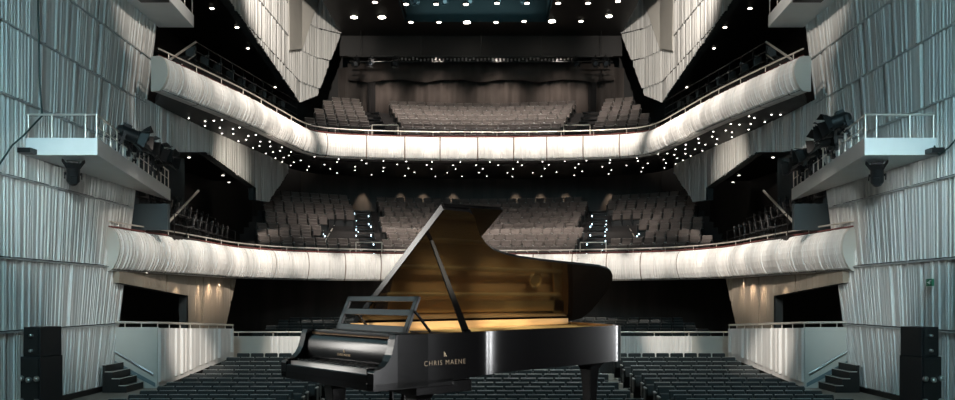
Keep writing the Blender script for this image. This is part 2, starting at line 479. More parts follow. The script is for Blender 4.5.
# stairs of the aisles up each tier with small step lights; guard rail at their foot
def aisle(root, rows, xa, xb, z0, guard_z, leds):
    ycurve, y0, pitch, zf, rise, nr, xmax = rows
    for sg in (-1, 1):
        st = MB(); ed = MB(); ld = MB()
        for r in range(nr):
            x = sg * (xa + (xb - xa) * r / (nr - 1))
            y = y0 + pitch * r - ycurve * x * x - .5 * pitch
            for k in (0, 1):
                z = zf + rise * r + rise * .5 * (k - 1)
                st.box(x - .45, x + .45, y - 37 + (k - 1) * pitch * .4 - .02, y - 37 + pitch * (.4 + .4 * (k - 1)) + .1, z - z0 - .05, z - z0 + .02)
                st.box(x - .45, x + .45, y - 37 + (k - 1) * pitch * .4 - .035, y - 37 + (k - 1) * pitch * .4 + .02, z - z0 - .015, z - z0 + .03, 1)
                if leds:
                    for q in (-.42, .3 if sg < 0 else .42):
                        h_ = (r * 7 + k * 3 + (1 if q < 0 else 4)) % 5
                        if h_ != 2 and (q < 0 or h_ > 2): ld.box(x + q * -sg - .025 + .02 * (h_ - 2), x + q * -sg + .025 + .02 * (h_ - 2), y - 37 + (k - 1) * pitch * .4 - .07, y - 37 + (k - 1) * pitch * .4 - .03, z - z0 - .05, z - z0 + .01 + .01 * h_)
        st.build('aisle_stairs', [M['tier'], M['darkmetal']], root)
        if ld.v: ld.build('step_light', M['led'], root)
        x = sg * xa; y = y0 - ycurve * x * x - .95; g = MB()
        g.tube((x - .62, y, guard_z - .45), (x - .62, y, guard_z), .025).tube((x + .62, y, guard_z - .45), (x + .62, y, guard_z), .025).tube((x - .62, y, guard_z), (x + .62, y, guard_z), .025)
        g.v = [(p[0], p[1] - 37, p[2] - z0) for p in g.v]
        g.build('guard_rail', M['rail'], root)
aisle(low, LROWS, 5.35, 6.75, LOW['z0'], 3.95, True)
aisle(upp, UROWS, 4.55, 6.3, UPP['z0'], 9.5, False)

# sunken doorway (vomitory) beside each lower aisle
for sg, side in ((-1, 'left'), (1, 'right')):
    v = tag(empty('vomitory', (sg * 7.15, 41.6, 3.4)), 'dark sunken entrance beside the lit aisle in the %s half of the lower balcony' % side, 'doorway')
    b = MB().box(-.75, .75, -.9, 1.7, -.1, .1).box(-.75, -.68, -.9, 1.7, .1, .8).box(.68, .75, -.9, 1.7, .1, .8).box(-.75, .75, 1.6, 1.7, .1, 1.6)
    b.build('enclosure', M['fixture'], v)
    h = MB().tube((sg * .75, -.9, .85), (sg * .75, 1.7, 1.9), .03).tube((sg * .75, -.9, .2), (sg * .75, -.9, .85), .02).tube((sg * .75, 1.7, .6), (sg * .75, 1.7, 1.9), .02)
    h.build('handrail', M['rail'], v)
    l = MB()
    for k in range(5): l.box(sg * (.9 + .09 * (k % 3)) - .03, sg * (.9 + .09 * (k % 3)) + .03, -.2 - .05 * k, -.16 - .05 * k, .75 + .1 * k, .82 + .1 * k)
    l.build('step_light', M['led'], v)

# ------------------------------------------------------------------ SEATS
def seat_parts():
    bk = MB().rbox((0, .10, .66), (.49, .085, .54), Matrix.Rotation(R(-9), 3, 'X'), .03)
    cu = MB().rbox((0, -.04, .55), (.46, .11, .40), Matrix.Rotation(R(-12), 3, 'X'), .035)
    sh = MB().rbox((-.262, -.02, .42), (.034, .36, .42), None, .012).rbox((.262, -.02, .42), (.034, .36, .42), None, .012)
    sh.box(-.25, .25, .0, .06, .0, .40)
    sh.box(-.275, -.25, -.1, .06, 0, .25).box(.25, .275, -.1, .06, 0, .25)
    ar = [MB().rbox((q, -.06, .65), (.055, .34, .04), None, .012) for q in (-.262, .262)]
    bk.rbox((0, .155, .925), (.47, .05, .018), None, .006, 1)  # thin pale cap painting the lit top edge of the backrest
    return bk, cu, sh, ar
bk, cu, sh, ar = seat_parts()
proto = empty('theatre_seat')
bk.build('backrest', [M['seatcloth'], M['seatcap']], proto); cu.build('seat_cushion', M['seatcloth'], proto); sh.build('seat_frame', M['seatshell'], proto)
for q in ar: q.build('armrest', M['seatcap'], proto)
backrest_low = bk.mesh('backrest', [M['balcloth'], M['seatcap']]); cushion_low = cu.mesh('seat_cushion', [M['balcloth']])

# silhouette of the piano as the hall behind is hidden by it: those seats are the ones seen least
PIANO = [(281, 358), (303, 328), (397, 335), (487, 331), (621, 325), (621, 361), (603, 364), (603, 400), (587, 400), (586, 366), (497, 374), (450, 390), (445, 400), (385, 400), (374, 391), (345, 388), (345, 400), (324, 400), (322, 384), (281, 377)]
def inside(u, v):
    c = False; n = len(PIANO)
    for i in range(n):
        (x0, y0), (x1, y1) = PIANO[i], PIANO[i - 1]
        if (y0 > v) != (y1 > v) and u < (x1 - x0) * (v - y0) / (y1 - y0) + x0: c = not c
    return c
def hid(x, y, z):
    return all(inside(481 + 800 * (x + q) / y, 298 - 800 * (zz - EYE) / y) for q in (-.2, .2) for zz in (z + .86, z + .6))

singles = []; rest = []                          # (x, y, z, rot, label, group, balcony?)
for r in range(NROW):
    Y, zt = stall_row(r); z = zt - .92
    for i in range(15):
        x = -3.78 + .54 * i + (.135 if r % 2 else -.135)
        lab = 'charcoal stalls seat, %s from the left aisle in row %s of the centre block' % (ORD[i + 1], '%s')
        (rest if hid(x, Y, z) else singles).append((x, Y, z, 0, lab, 'centre stalls seats', r))
    for i in range(8):
        for sg, side in ((-1, 'left'), (1, 'right')):
            x = sg * (5.38 + .54 * i + .1 * (r % 2))
            lab = 'charcoal stalls seat, %s from the aisle in row %s of the %s block' % (ORD[i + 1], '%s', side)
            (rest if hid(x, Y, z) else singles).append((x, Y, z, 0, lab, side + ' stalls seats', r))
# the rows that show start at the bottom edge of the photo
RN = ['nearest the stage'] + [ORD[k] for k in range(2, 20)]
NS = len(singles)
singles.sort(key=lambda q: q[1])
bal = []
ycurve, y0, pitch, zf, rise, nr, xmax = LROWS
for r in range(nr):
    x = -11.42 + .278 * (r % 2)
    while x <= 11.43:
        ax = 5.35 + 1.4 * r / 9
        y = y0 + pitch * r - ycurve * x * x
        ok = abs(abs(x) - ax) > .72 and not (6.1 < abs(x) < 8.2 and 2 <= r <= 5) and abs(x) < 10.5 + .1 * r
        if ok: bal.append((x, y + .1, zf + rise * r, math.atan(2 * ycurve * x) * -1, 'low', r))
        x += .552 * cos(math.atan(2 * ycurve * x))
ycurve, y0, pitch, zf, rise, nr, xmax = UROWS
for r in range(nr):
    x = -8.6 + .278 * (r % 2)
    while x <= 8.61:
        ax = 4.55 + 1.75 * r / 7
        y = y0 + pitch * r - ycurve * x * x
        if abs(abs(x) - ax) > .72: bal.append((x, y + .1, zf + rise * r, -math.atan(2 * ycurve * x), 'upp', r))
        x += .552 * cos(math.atan(2 * ycurve * x))
for r in range(6):
    for i in range(36):
        bal.append((-9.7 + .554 * i + .27 * (r % 2), 34.6 + 1.15 * r, -1.12 + .1 * r, 0, 'par', r))
# front row of the lower balcony tops the count up to three hundred
front = sorted([b for b in bal if b[4] == 'low' and b[5] == 0], key=lambda b: b[0])
room = max(0, 300 - len(singles))
nf = 0
for side, sg in (('left', -1), ('right', 1)):
    fr = sorted([b for b in front if b[0] * sg > 0.01 and not (sg < 0 and b[0] > -1.2) and abs(b[0]) > 2.6], key=lambda b: -abs(b[0]))
    for k, b in enumerate(fr):
        if nf >= room or k + 1 > 18: break
        singles.append((b[0], b[1], b[2], b[3], 'grey seat, %s from the %s end in the front row of the lower balcony' % (ORD[k + 1], side), 'lower balcony front row seats', None)); bal.remove(b); nf += 1
first = True
for x, y, z, rz, lab, grp, r in singles:
    o = proto if first else copy_tree(proto)
    first = False
    o.location = (x, y, z); o.rotation_euler = (0, 0, rz)
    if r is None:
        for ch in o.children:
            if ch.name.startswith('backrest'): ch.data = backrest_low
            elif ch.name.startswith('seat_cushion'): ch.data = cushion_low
    else:
        lab = lab % ('one' if r == 0 else ['', 'two', 'three', 'four', 'five', 'six', 'seven', 'eight', 'nine', 'ten', 'eleven', 'twelve', 'thirteen'][r])
    tag(o, lab, 'seat', grp)
# everything further off, and what the piano hides: one mass of seats
mass = MB()
rng = random.Random(5)
for x, y, z, rz, *q in [(a[0], a[1], a[2], a[3]) for a in rest] + [(b[0], b[1], b[2], b[3], b[4]) for b in bal]:
    far = bool(q)
    c, s = cos(rz), sin(rz)
    tip = rng.uniform(-.04, .04)
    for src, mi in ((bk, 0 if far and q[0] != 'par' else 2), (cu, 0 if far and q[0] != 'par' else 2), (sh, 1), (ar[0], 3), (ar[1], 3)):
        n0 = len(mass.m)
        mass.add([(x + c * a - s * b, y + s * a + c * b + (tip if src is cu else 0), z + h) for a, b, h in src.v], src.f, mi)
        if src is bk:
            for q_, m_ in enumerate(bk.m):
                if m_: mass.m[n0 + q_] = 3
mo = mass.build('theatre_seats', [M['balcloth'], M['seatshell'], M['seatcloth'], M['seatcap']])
tag(mo, 'rows of grey theatre seats filling both balconies and the back of the hall', 'seats', kind='stuff')

# light wood aisle stairs through the stalls
for sg, side in ((-1, 'left'), (1, 'right')):
    a = tag(empty('aisle_staircase', (sg * 4.6, 19, -2.3)), 'pale stepped aisle climbing between the centre and %s stalls blocks' % side, 'stairs')
    for r in range(NROW):
        Y, zt = stall_row(r); z = zt - .92
        MB().box(-.42, .42, Y - .5 - 19, Y + .0 - 19, z - .1 + 2.3, z + .06 + 2.3).box(-.42, .42, Y - .52 - 19, Y - .48 - 19, z - .16 + 2.3, z + .19 + 2.3).build('step', M['step'], a)

# ------------------------------------------------------------------ SIDE BOXES, LOW PARAPET
for sg, side in ((-1, 'left'), (1, 'right')):
    root = tag(empty('stalls_box', (sg * 9.9, 24.5, -1.45)), 'raised side box with fluted white flank and metal rail, %s of the stalls' % side, 'side box')
    root.scale = (1, 1, 1)
    def fin(mb, name, m):
        q = MB(); q.f = mb.f; q.m = mb.m; q.sm = mb.sm
        q.v = [((-sg) * p[0] - sg * 9.9, p[1] - 24.5, p[2] + 1.45) for p in mb.v]
        return q.build(name, m, root)
    # build for the left side in world metres, then mirror as needed
    fin(MB().box(-11.5, -9.9, 24.45, 24.6, -1.45, .40), 'front_panel', M['cream'])
    mb = MB()
    P = Path([(-9.86, 24.46, .38), (-9.64, 31.2, .10)])
    rng = random.Random(31)
    prev = None
    for d, off in flute_cols(P.L, rng, .36, .5, .08, joint=(50, 60)):
        x, y, zt = P.at(d); nx, ny = P.nrm(d)
        zb = -1.27 + .5 * max(0, d - .4) / 6.4
        cur = [(x + nx * off, y, zb), (x + nx * off, y, zt)]
        if prev: mb.add([prev[0], cur[0], cur[1], prev[1]], [(0, 1, 2, 3)])
        prev = cur
    mb.hexa([(-9.98, 24.5, -1.45), (-9.75, 31.2, -1.0), (-9.65, 31.2, -1.0), (-9.88, 24.5, -1.45), (-9.98, 24.5, .38), (-9.75, 31.2, .10), (-9.65, 31.2, .10), (-9.88, 24.5, .38)])
    fin(mb, 'fluted_panel', M['parapet'])
    mb = MB().tube((-11.5, 24.5, .56), (-9.9, 24.5, .54), .035).tube((-9.9, 24.5, .54), (-9.68, 31.2, .24), .035)
    mb.tube((-11.4, 24.5, .4), (-11.4, 24.5, .56), .02)
    for k in range(9):
        t = k / 8; x = -9.9 + .22 * t; y = 24.5 + 6.7 * t
        mb.tube((x, y, .38 - .28 * t), (x, y, .54 - .3 * t), .018)
    for x in (-10.9, -10.4): mb.tube((x, 24.5, .4), (x, 24.5, .55), .018)
    fin(mb, 'handrail', M['rail'])
    # sloping stair rail fixed to the front panel
    mb = MB().tube((-11.35, 24.38, -.22), (-10.0, 24.38, -1.02), .035)
    for t in (.1, .5, .9): mb.tube((-11.35 + 1.35 * t, 24.38, -.22 - .8 * t), (-11.35 + 1.35 * t, 24.46, -.25 - .8 * t), .015)
    fin(mb, 'stair_rail', M['chrome'])
    mb = MB().box(-10.15, -9.86, 24.2, 24.44, -1.45, -.95)
    mb = MB()
    mb.prism([(-11.5, -.45), (-11.5, -.62), (-9.95, -1.42), (-9.95, -1.30)], lambda u, h, t: (u, 24.43 + .02 * t, h))
    fin(mb, 'sloped_skirting', M['teal'])
    # stair of four steps
    st = tag(empty('staircase', (sg * 10.9, 23.75, -1.45)), 'short black staircase with white edges climbing to the %s side box' % side, 'stairs')
    for k in range(4):
        x0, x1 = -.08, .62 - .2 * k
        z = .2 * (k + 1)
        q = MB().box(x1 - .22 if k < 3 else x1 - .1, x1, -.55, .6, 0, z)
        if sg > 0: q = mirrored(q)
        so = q.build('step', M['black'], st)
        e = MB().box(x1 - .22 if k < 3 else x1 - .1, x1 + .012, -.575, -.545, z - .004, z + .016).box(x1 - .01, x1 + .015, -.56, .6, z - .002, z + .012)
        if sg > 0: e = mirrored(e)
        e.build('step_edge', M['nosing'], so)

lp = tag(empty('low_parapet', (0, 32.3, -1.2)), 'low fluted cream parapet with metal rail running across behind the stalls', 'parapet')
mb = MB(); rng = random.Random(41); prev = None
for d, off in flute_cols(17.0, rng, .1, .28, .05, joint=(2.2, 2.6)):
    x = -8.5 + d
    cur = [(x, -.05 - off, .05), (x, -.05 - off, .95)]
    if prev: mb.add([prev[0], cur[0], cur[1], prev[1]], [(0, 1, 2, 3)])
    prev = cur
mb.box(-8.5, 8.5, .0, .14, 0, .95)
mb.build('fluted_panel', M['parapet'], lp)
for sg in (-1, 1):
    MB().box(*sorted((sg * 8.5, sg * 10.1)), -.08, .14, 0, .95).build('plain_panel', M['cream'], lp)
mb = MB().tube((-10.1, .02, 1.12), (10.1, .02, 1.12), .03)
for k in range(15): mb.tube((-9.8 + 1.4 * k, .02, .95), (-9.8 + 1.4 * k, .02, 1.12), .016)
mb.build('handrail', M['rail'], lp)

# ------------------------------------------------------------------ SIDE GALLERY CHAIRS AND RAILS
ch = MB().rbox((0, .20, .72), (.44, .05, .42), Matrix.Rotation(R(-8), 3, 'X'), .02)
cs = MB().rbox((0, 0, .46), (.45, .44, .06), None, .02)
cl = [MB().tube((x, y, 0), (x, y, .44 if y < 0 else .9), .014, 6) for x in (-.2, .2) for y in (-.2, .2)]
cproto = empty('gallery_chair')
ch.build('backrest', M['chairgrey'], cproto); cs.build('seat', M['chair'], cproto)
for l in cl: l.build('leg', M['darkmetal'], cproto)
used = False
def put_chair(x, y, z, rz, label, group):
    global used
    o = copy_tree(cproto) if used else cproto
    used = True
    o.location = (x, y, z); o.rotation_euler = (0, 0, rz); tag(o, label, 'chair', group)
for sg, side in ((-1, 'left'), (1, 'right')):
    for k in range(9):
        y = 28.9 + 1.0 * k
        put_chair(sg * (10.7 - .163 * (y - 28.6)), y, 9.5, R(24 * sg), 'dark chair on the %s upper side gallery, %s from its stage end' % (side, ORD[k + 1]), side + ' upper gallery chairs')
    for row in range(3):
        for k in range(7):
            put_chair(sg * (10.85 + .85 * row + .05 * k), 29.6 + .8 * k, 3.45 + .55 * row, R(60 * sg), 'dark chair in the %s lower side box, %s row out, %s from the stage end' % (side, ORD[row + 1], ORD[k + 1]), side + ' lower box chairs')
    # riser platforms carrying those chairs
    pf = MB()
    ip = [(-10.15, 27.3), (-9.5, 30.0), (-8.95, 33.5), (-8.5, 37.6)]; op = [(-10.85, 27.3), (-10.85, 30.0), (-10.8, 33.5), (-10.2, 37.6)]
    for a in range(3):
        q = [ip[a], op[a], op[a + 1], ip[a + 1]]
        pf.hexa([(-sg * x, y, 8.55) for x, y in q] + [(-sg * x, y, 9.5) for x, y in q])
    tag(pf.build('gallery_riser', M['tier']), 'black raised floor under the chairs of the %s upper gallery' % side, 'platform')
    rz = MB()
    for row in range(3):
        x0, x1 = sorted((sg * (10.5 + .85 * row), sg * (11.35 + .85 * row)))
        rz.box(x0, x1, 27.4, 35.2, 2.75, 3.45 + .55 * row)
    tag(rz.build('box_riser', M['tier']), 'black stepped floor under the chairs of the %s lower side box' % side, 'platform')
    # dark gallery railing with pale end bar, upper
    g = tag(empty('gallery_railing', (sg * 10.2, 28.6, 9.5)), 'dark metal railing with pale end bar along the %s upper gallery chairs' % side, 'railing')
    A = Vector((0, 0, 0)); B = Vector((sg * -1.5, 9.2, .15)) 
    mb = MB()
    for h in (.95, .62, .3): mb.tube(A + Vector((0, 0, h)), B + Vector((0, 0, h)), .022, 6)
    for k in range(11):
        p = A.lerp(B, k / 10); mb.tube(p, p + Vector((0, 0, .95)), .02, 6)
    mb.build('rail', M['darkmetal'], g)
    mb = MB().tube(A + Vector((0, 0, .95)), A + Vector((sg * .0, -2.3, -.35)), .04).tube(A + Vector((0, 0, .5)), A + Vector((0, -1.6, -.4)), .022)
    mb.build('end_bar', M['rail'], g)
    # lower box: two dark rails and the sloping pale bar
    g = tag(empty('box_railing', (sg * 10.5, 27.4, 3.4)), 'dark railing with long sloping pale bar at the mouth of the %s lower side box' % side, 'railing')
    mb = MB()
    for row in range(3):
        a = Vector((sg * (.02 + .85 * row), .05, .55 * row)); b = a + Vector((sg * .25, 7.6, 0))
        for h in (.82, .45): mb.tube(a + Vector((0, 0, h)), b + Vector((0, 0, h)), .02, 6)
        for k in range(7):
            p = a.lerp(b, k / 6); mb.tube(p, p + Vector((0, 0, .82)), .016, 6)
    mb.build('rail', M['darkmetal'], g)
    MB().tube((sg * .05, -.9, .2), (sg * .45, 3.6, 2.05), .045).build('end_bar', M['rail'], g)

# ------------------------------------------------------------------ STAGE LIGHTS
def stage_light():
    o = empty('stage_light')
    MB().tube((0, -.26, 0), (0, .08, 0), .15, 14).tube((0, .08, 0), (0, .17, 0), .15, 14, r1=.09).tube((0, -.30, 0), (0, -.26, 0), .17, 14).box(-.07, .07, -.1, .08, -.2, -.12).box(-.1, .1, -.06, .16, .1, .19).build('housing', M['fixture'], o)
    MB().tube((0, -.315, 0), (0, -.30, 0), .135, 14).build('lens', M['lens'], o)
    MB().box(-.2, -.175, -.03, .03, -.02, .26).box(.175, .2, -.03, .03, -.02, .26).box(-.2, .2, -.03, .03, .26, .285).tube((0, 0, .285), (0, 0, .38), .025, 8).box(-.05, .05, -.04, .04, .36, .46).build('yoke', M['fixture'], o)
    for a in range(4):
        r = Matrix.Rotation(R(90 * a), 3, 'Y')
        mb = MB()
        mb.hexa([r @ Vector(p) for p in ((-.13, -.31, .15), (.13, -.31, .15), (.13, -.30, .16), (-.13, -.30, .16), (-.17, -.47, .24), (.17, -.47, .24), (.17, -.46, .25), (-.17, -.46, .25))])
        mb.build('barn_door', M['fixture'], o)
    return o
lproto = stage_light(); lused = False
def put_light(loc, rot, label, group, scale=1.0):
    global lused
    o = copy_tree(lproto) if lused else lproto
    lused = True
    o.location = loc; o.rotation_euler = rot; o.scale = (scale,) * 3; tag(o, label, 'stage light', group)

for sg, side in ((-1, 'left'), (1, 'right')):
    # lower lighting platform
    pl = tag(empty('lighting_platform', (sg * 11.2, 19.6, 4.8)), 'white wedge platform with metal rails and black lights high on the %s wall' % side, 'platform')
    poly = [(0, 0), (1.8, 0), (.02, 9.2), (0, 9.2)]
    MB().prism(poly, lambda u, h, t: (-sg * u, h, .42 * t)).build('deck', M['white'], pl)
    mb = MB()
    q = [Vector((-sg * .05, .05, .42)), Vector((-sg * 1.76, .05, .42))]
    mb.tube(q[0] + Vector((0, 0, .58)), q[1] + Vector((0, 0, .58)), .026)
    for t in (.02, .36, .84, 1): p = q[0].lerp(q[1], t); mb.tube(p, p + Vector((0, 0, .58)), .024)
    e = Vector((-sg * .12, 8.75, .42))
    mb.tube(q[1] + Vector((0, 0, .58)), e + Vector((0, 0, .58)), .026).tube(q[1] + Vector((0, 0, .3)), e + Vector((0, 0, .3)), .016)
    for k in range(1, 15): p = q[1].lerp(e, k / 14); mb.tube(p, p + Vector((0, 0, .58)), .02)
    mb.build('railing', M['rail'], pl)
    MB().box(*sorted((-sg * -.05, -sg * .35)), -.35, -.05, .0, .12).build('bracket', M['darkmetal'], pl)
    dirr = (e - q[1]).normalized()
    ts = [.26, .33, .42, .58, .66, .78] if sg < 0 else [.20, .28, .36, .54, .66, .80]
    hs = [.62, .6, .56, .74, .66, .66] if sg < 0 else [.86, .7, .54, .6, .5, .5]
    for k, (t, h) in enumerate(zip(ts, hs)):
        p = q[1].lerp(e, t) + Vector((sg * 11.2, 19.6, 4.8)) + Vector((-sg * .1, 0, h))
        yaw = (R(-70) if sg < 0 else R(70)) + R([12, -8, 20, -14, 6, -22][k])
        put_light(p, (R(178 if k % 3 else 160), R([8, -14, 20, -6, 12, -18][k]), yaw), 'black stage light on the %s platform rail, %s from the stage end' % (side, ORD[k + 1]), side + ' platform stage lights', 1.22 if sg < 0 else 1.18)
    put_light((sg * 10.4, 20.4, 4.36) if sg < 0 else (sg * 10.2, 20.6, 4.36), (R(-62), 0, R(28 * -sg)), 'black stage light hanging below the white %s wall platform' % side, None, 1.05)
    # upper platform
    up = tag(empty('lighting_platform', (sg * 11.2, 18.5, 10.7)), 'white slab platform at the top %s corner above the wedge platform' % side, 'platform')
    poly = [(0, 0), (1.75, 0), (1.22, 9.3), (0, 9.3)]
    MB().prism(poly, lambda u, h, t: (-sg * u, h, .42 * t)).build('deck', M['white'], up)
    mb = MB()
    for k in range(12): p = Vector((-sg * (1.7 - .5 * k / 11), .1 + 9.1 * k / 11, .42)); mb.tube(p, p + Vector((0, 0, .6)), .02)
    mb.tube((-sg * 1.7, .1, 1.02), (-sg * 1.2, 9.2, 1.02), .026)
    mb.build('railing', M['rail'], up)
    MB().box(*sorted((-sg * .45, -sg * 1.35)), 5.0, 6.8, -.06, 0).build('underside_hatch', M['fixture'], up)
    # wall cable
    c = MB()
    if sg < 0:
        c.path([(-11.08, 20.0, 9.0), (-11.08, 20.1, 6.6), (-11.08, 20.2, 5.9), (-11.08, 19.4, 5.25), (-11.08, 18.9, 4.9), (-11.05, 18.2, 4.2)], .022)
        tag(c.build('wall_cable', M['cable']), 'thin green-black cable hanging down the left fluted wall to the platform', 'cable')
    else:
        c.path([(11.05, 19.5, 5.0), (11.05, 19.3, 4.75), (11.05, 18.9, 4.85), (11.05, 18.4, 5.1), (11.05, 17.9, 5.6)], .022)
        tag(c.build('wall_cable', M['cable']), 'black cable looping off the outer end of the right platform', 'cable')

# green exit sign on the right wall
ex = tag(empty('exit_sign', (11.1, 19.73, 1.68)), 'small green exit sign on the right fluted wall', 'sign')
MB().box(-.05, .0, -.13, .13, -.09, .09).build('sign_plate', M['green'], ex)
mb = MB().box(-.056, -.05, -.04, -.025, -.05, .05).box(-.056, -.05, -.1, -.04, .035, .05).box(-.056, -.05, .02, .08, -.01, .01)
mb.prism([(.02, -.035), (-.015, 0), (.02, .035)], lambda u, h, t: (-.056 + .006 * t, u, h))
mb.build('arrow', M['exitwhite'], ex)

# loudspeaker cabinets stacked on each side of the stage front
for sg, side in ((-1, 'left'), (1, 'right')):
    for lv, (z, h, w, lab) in enumerate(((-1.45, 1.42, 1.22, 'lower, wider black loudspeaker cabinet with chrome fittings at the %s wall'), (-.03, .67, 1.08, 'upper black loudspeaker cabinet topping the stack by the %s wall'))):
        c = tag(empty('loudspeaker', (sg * 9.92, 18.0, z), sg * R(15)), lab % side, 'loudspeaker', 'stacked loudspeakers')
        w, dp = (.55, .67) if lv == 0 else (.47, .64)
        cab = MB().rbox((sg * w / 2, dp / 2, h / 2), (w, dp, h), None, .012)
        cab.build('cabinet', M['fixture'], c)
        x0, x1 = sorted((sg * .04, sg * (w - .04)))
        MB().box(x0, x1, -.02, .0, .05, h - .05).build('grille', M['black'], c)
        if lv == 0:
            pts = [(.49, .93), (.06, .93), (.49, .42), (.06, .42), (.49, .24), (.06, .24), (.28, .90), (.28, .18)]
        else:
            pts = [(.2, .48), (.21, .14)]
        for u, hz in pts:
            f = MB().tube((sg * u, -.07, hz), (sg * u, -.012, hz), .062 if lv == 0 else .035, 10).tube((sg * u, -.09, hz), (sg * u, -.07, hz), .028, 8)
            f.build('catch', M['chrome'], c)

# ------------------------------------------------------------------ TOP OF THE HALL
# curtain with folds, valance, dark gaps
def drape(x0, x1, z0, z1, y, amp, wl, seed, m, scallop=0):
    rng = random.Random(seed); mb = MB(); n = int((x1 - x0) / .12); prev = None; ph = 0
    for i in range(n + 1):
        x = x0 + (x1 - x0) * i / n; ph += rng.uniform(.6, 1.4) * .12 / wl * 2 * pi
        o = amp * (sin(ph) + .4 * sin(ph * .37 + 1))
        zb = z0 + scallop * abs(sin(x * .9))
        cur = [(x, y + o, zb), (x, y + o, z1), (x, y + o + .03, zb), (x, y + o + .03, z1)]
        if prev: mb.add(prev + cur, [(0, 4, 5, 1), (2, 3, 7, 6), (0, 2, 6, 4), (1, 5, 7, 3)], 0, True)
        prev = cur
    return mb.build('curtain', m)
tag(drape(-8.9, 8.9, 12.0, 15.6, 49.7, .09, .8, 7, M['curtain']), 'wide taupe curtain hanging across the back of the upper balcony', 'curtain')
tag(drape(-8.2, 8.2, 14.55, 15.75, 49.2, .04, 1.2, 8, M['curtain'], .18), 'narrow wavy taupe valance above the wide back curtain', 'curtain')
for x, w, side in ((-6.75, .5, 'left'), (6.85, .5, 'right')):
    tag(drape(x - w / 2, x + w / 2, 12.0, 15.2, 49.25, .03, .3, 9, M['cloth']), 'narrow black drape in front of the taupe curtain at the %s aisle top' % side, 'curtain')  # black sheets added to stand for the dark door gaps

# lighting bar with its hanging lights
lb = tag(empty('lighting_bar', (0, 46.6, 15.35)), 'long dark lighting truss spanning above the upper balcony seats', 'truss')
mb = MB().tube((-7.7, 0, 0), (7.7, 0, 0), .045).tube((-7.7, 0, -.28), (7.7, 0, -.28), .03)
for k in range(44): mb.tube((-7.7 + .35 * k, 0, 0 if k % 2 else -.28), (-7.35 + .35 * k, 0, -.28 if k % 2 else 0), .014, 5)
for x in (-7, -3.5, 0, 3.5, 7): mb.tube((x, 0, 0), (x, 0, 1.5), .02)
mb.build('truss_frame', M['darkmetal'], lb)
mb = MB(); rng = random.Random(3)
for k in range(46):
    x = -4.6 + .22 * k; mb.rbox((x, -.06, -.12 - rng.random() * .1), (.1, .09, .1 + rng.random() * .08), None, .02)
mb.build('clamp_row', M['chairgrey'], lb)
for k, (u, side, n) in enumerate(((358, 'left', 1), (372, 'left', 2), (396, 'left', 3), (605, 'right', 1), (594, 'right', 2), (574, 'right', 3))):
    x = (u - 481) * 46.4 / 800
    put_light((x, 46.3, 14.93), (R(28), 0, R(8 * (k - 2.5))), 'small stage light under the high truss, %s from its %s end' % (ORD[n], side), 'lights on the high truss', .9)
    t = MB().tube((x, 46.0, 14.80), (x, 46.02, 14.81), .07)
# ceiling downlights
def downlight(name, label, loc, r, lampm, group, depth=.08):
    o = tag(empty(name, loc), label, 'downlight', group)
    MB().tube((0, 0, -.015), (0, 0, depth), r * 1.35, 12).build('housing', M['fixture'], o)
    MB().tube((0, 0, -.03), (0, 0, -.016), r, 12).build('lamp', lampm, o)
    return o
def ceil_pt(u, v, z): k = (z - EYE) / (298 - v); return ((u - 481) * k, 800 * k)
rowA = [(375, 2), (406, 4), (436, 4), (466, 4), (497, 3), (527, 3), (558, 3), (588, 3), (618, 1)]
rowB = [(354, 17), (382, 17), (411, 22), (439, 22), (467, 22), (496, 22), (524, 21), (552, 21), (581, 21), (609, 16)]
BRIGHT = {354: .75, 382: 1, 467: 1, 552: 1, 609: .5}
names = ['leftmost', 'second from the left', 'third from the left', 'fourth from the left', 'fifth from the left', 'fifth from the right', 'fourth from the right', 'third from the right', 'second from the right', 'rightmost']
for k, (u, v) in enumerate(rowA):
    x, y = ceil_pt(u, v, CZ)
    nm = names[k] if k < 4 else ('middle' if k == 4 else names[k + 1])
    downlight('ceiling_light', 'round warm downlight, %s in the ceiling row at the photo top edge' % nm, (x, y, CZ), .13, M['lamp'], 'top ceiling row lights')
for k, (u, v) in enumerate(rowB):
    x, y = ceil_pt(u, v, CZ)
    b = BRIGHT.get(u, 0)
    downlight('ceiling_light', '%s downlight, %s in the second ceiling row, nearer the truss' % ('brilliant' if b else 'round warm', names[k]), (x, y, CZ), .13 + .07 * b, M['star'] if b else M['lamp'], 'second ceiling row lights')
# fixtures hanging in the bluish slot
for k, x in enumerate((-3.5, -1.9, -.6, .9, 2.3)):
    put_light((x, 44.1, CZ + .75), (R(20), 0, R(20 * (k - 2))), 'small dark fixture in the bluish ceiling slot, %s from its left end' % ORD[k + 1], 'fixtures in the ceiling slot', .8)
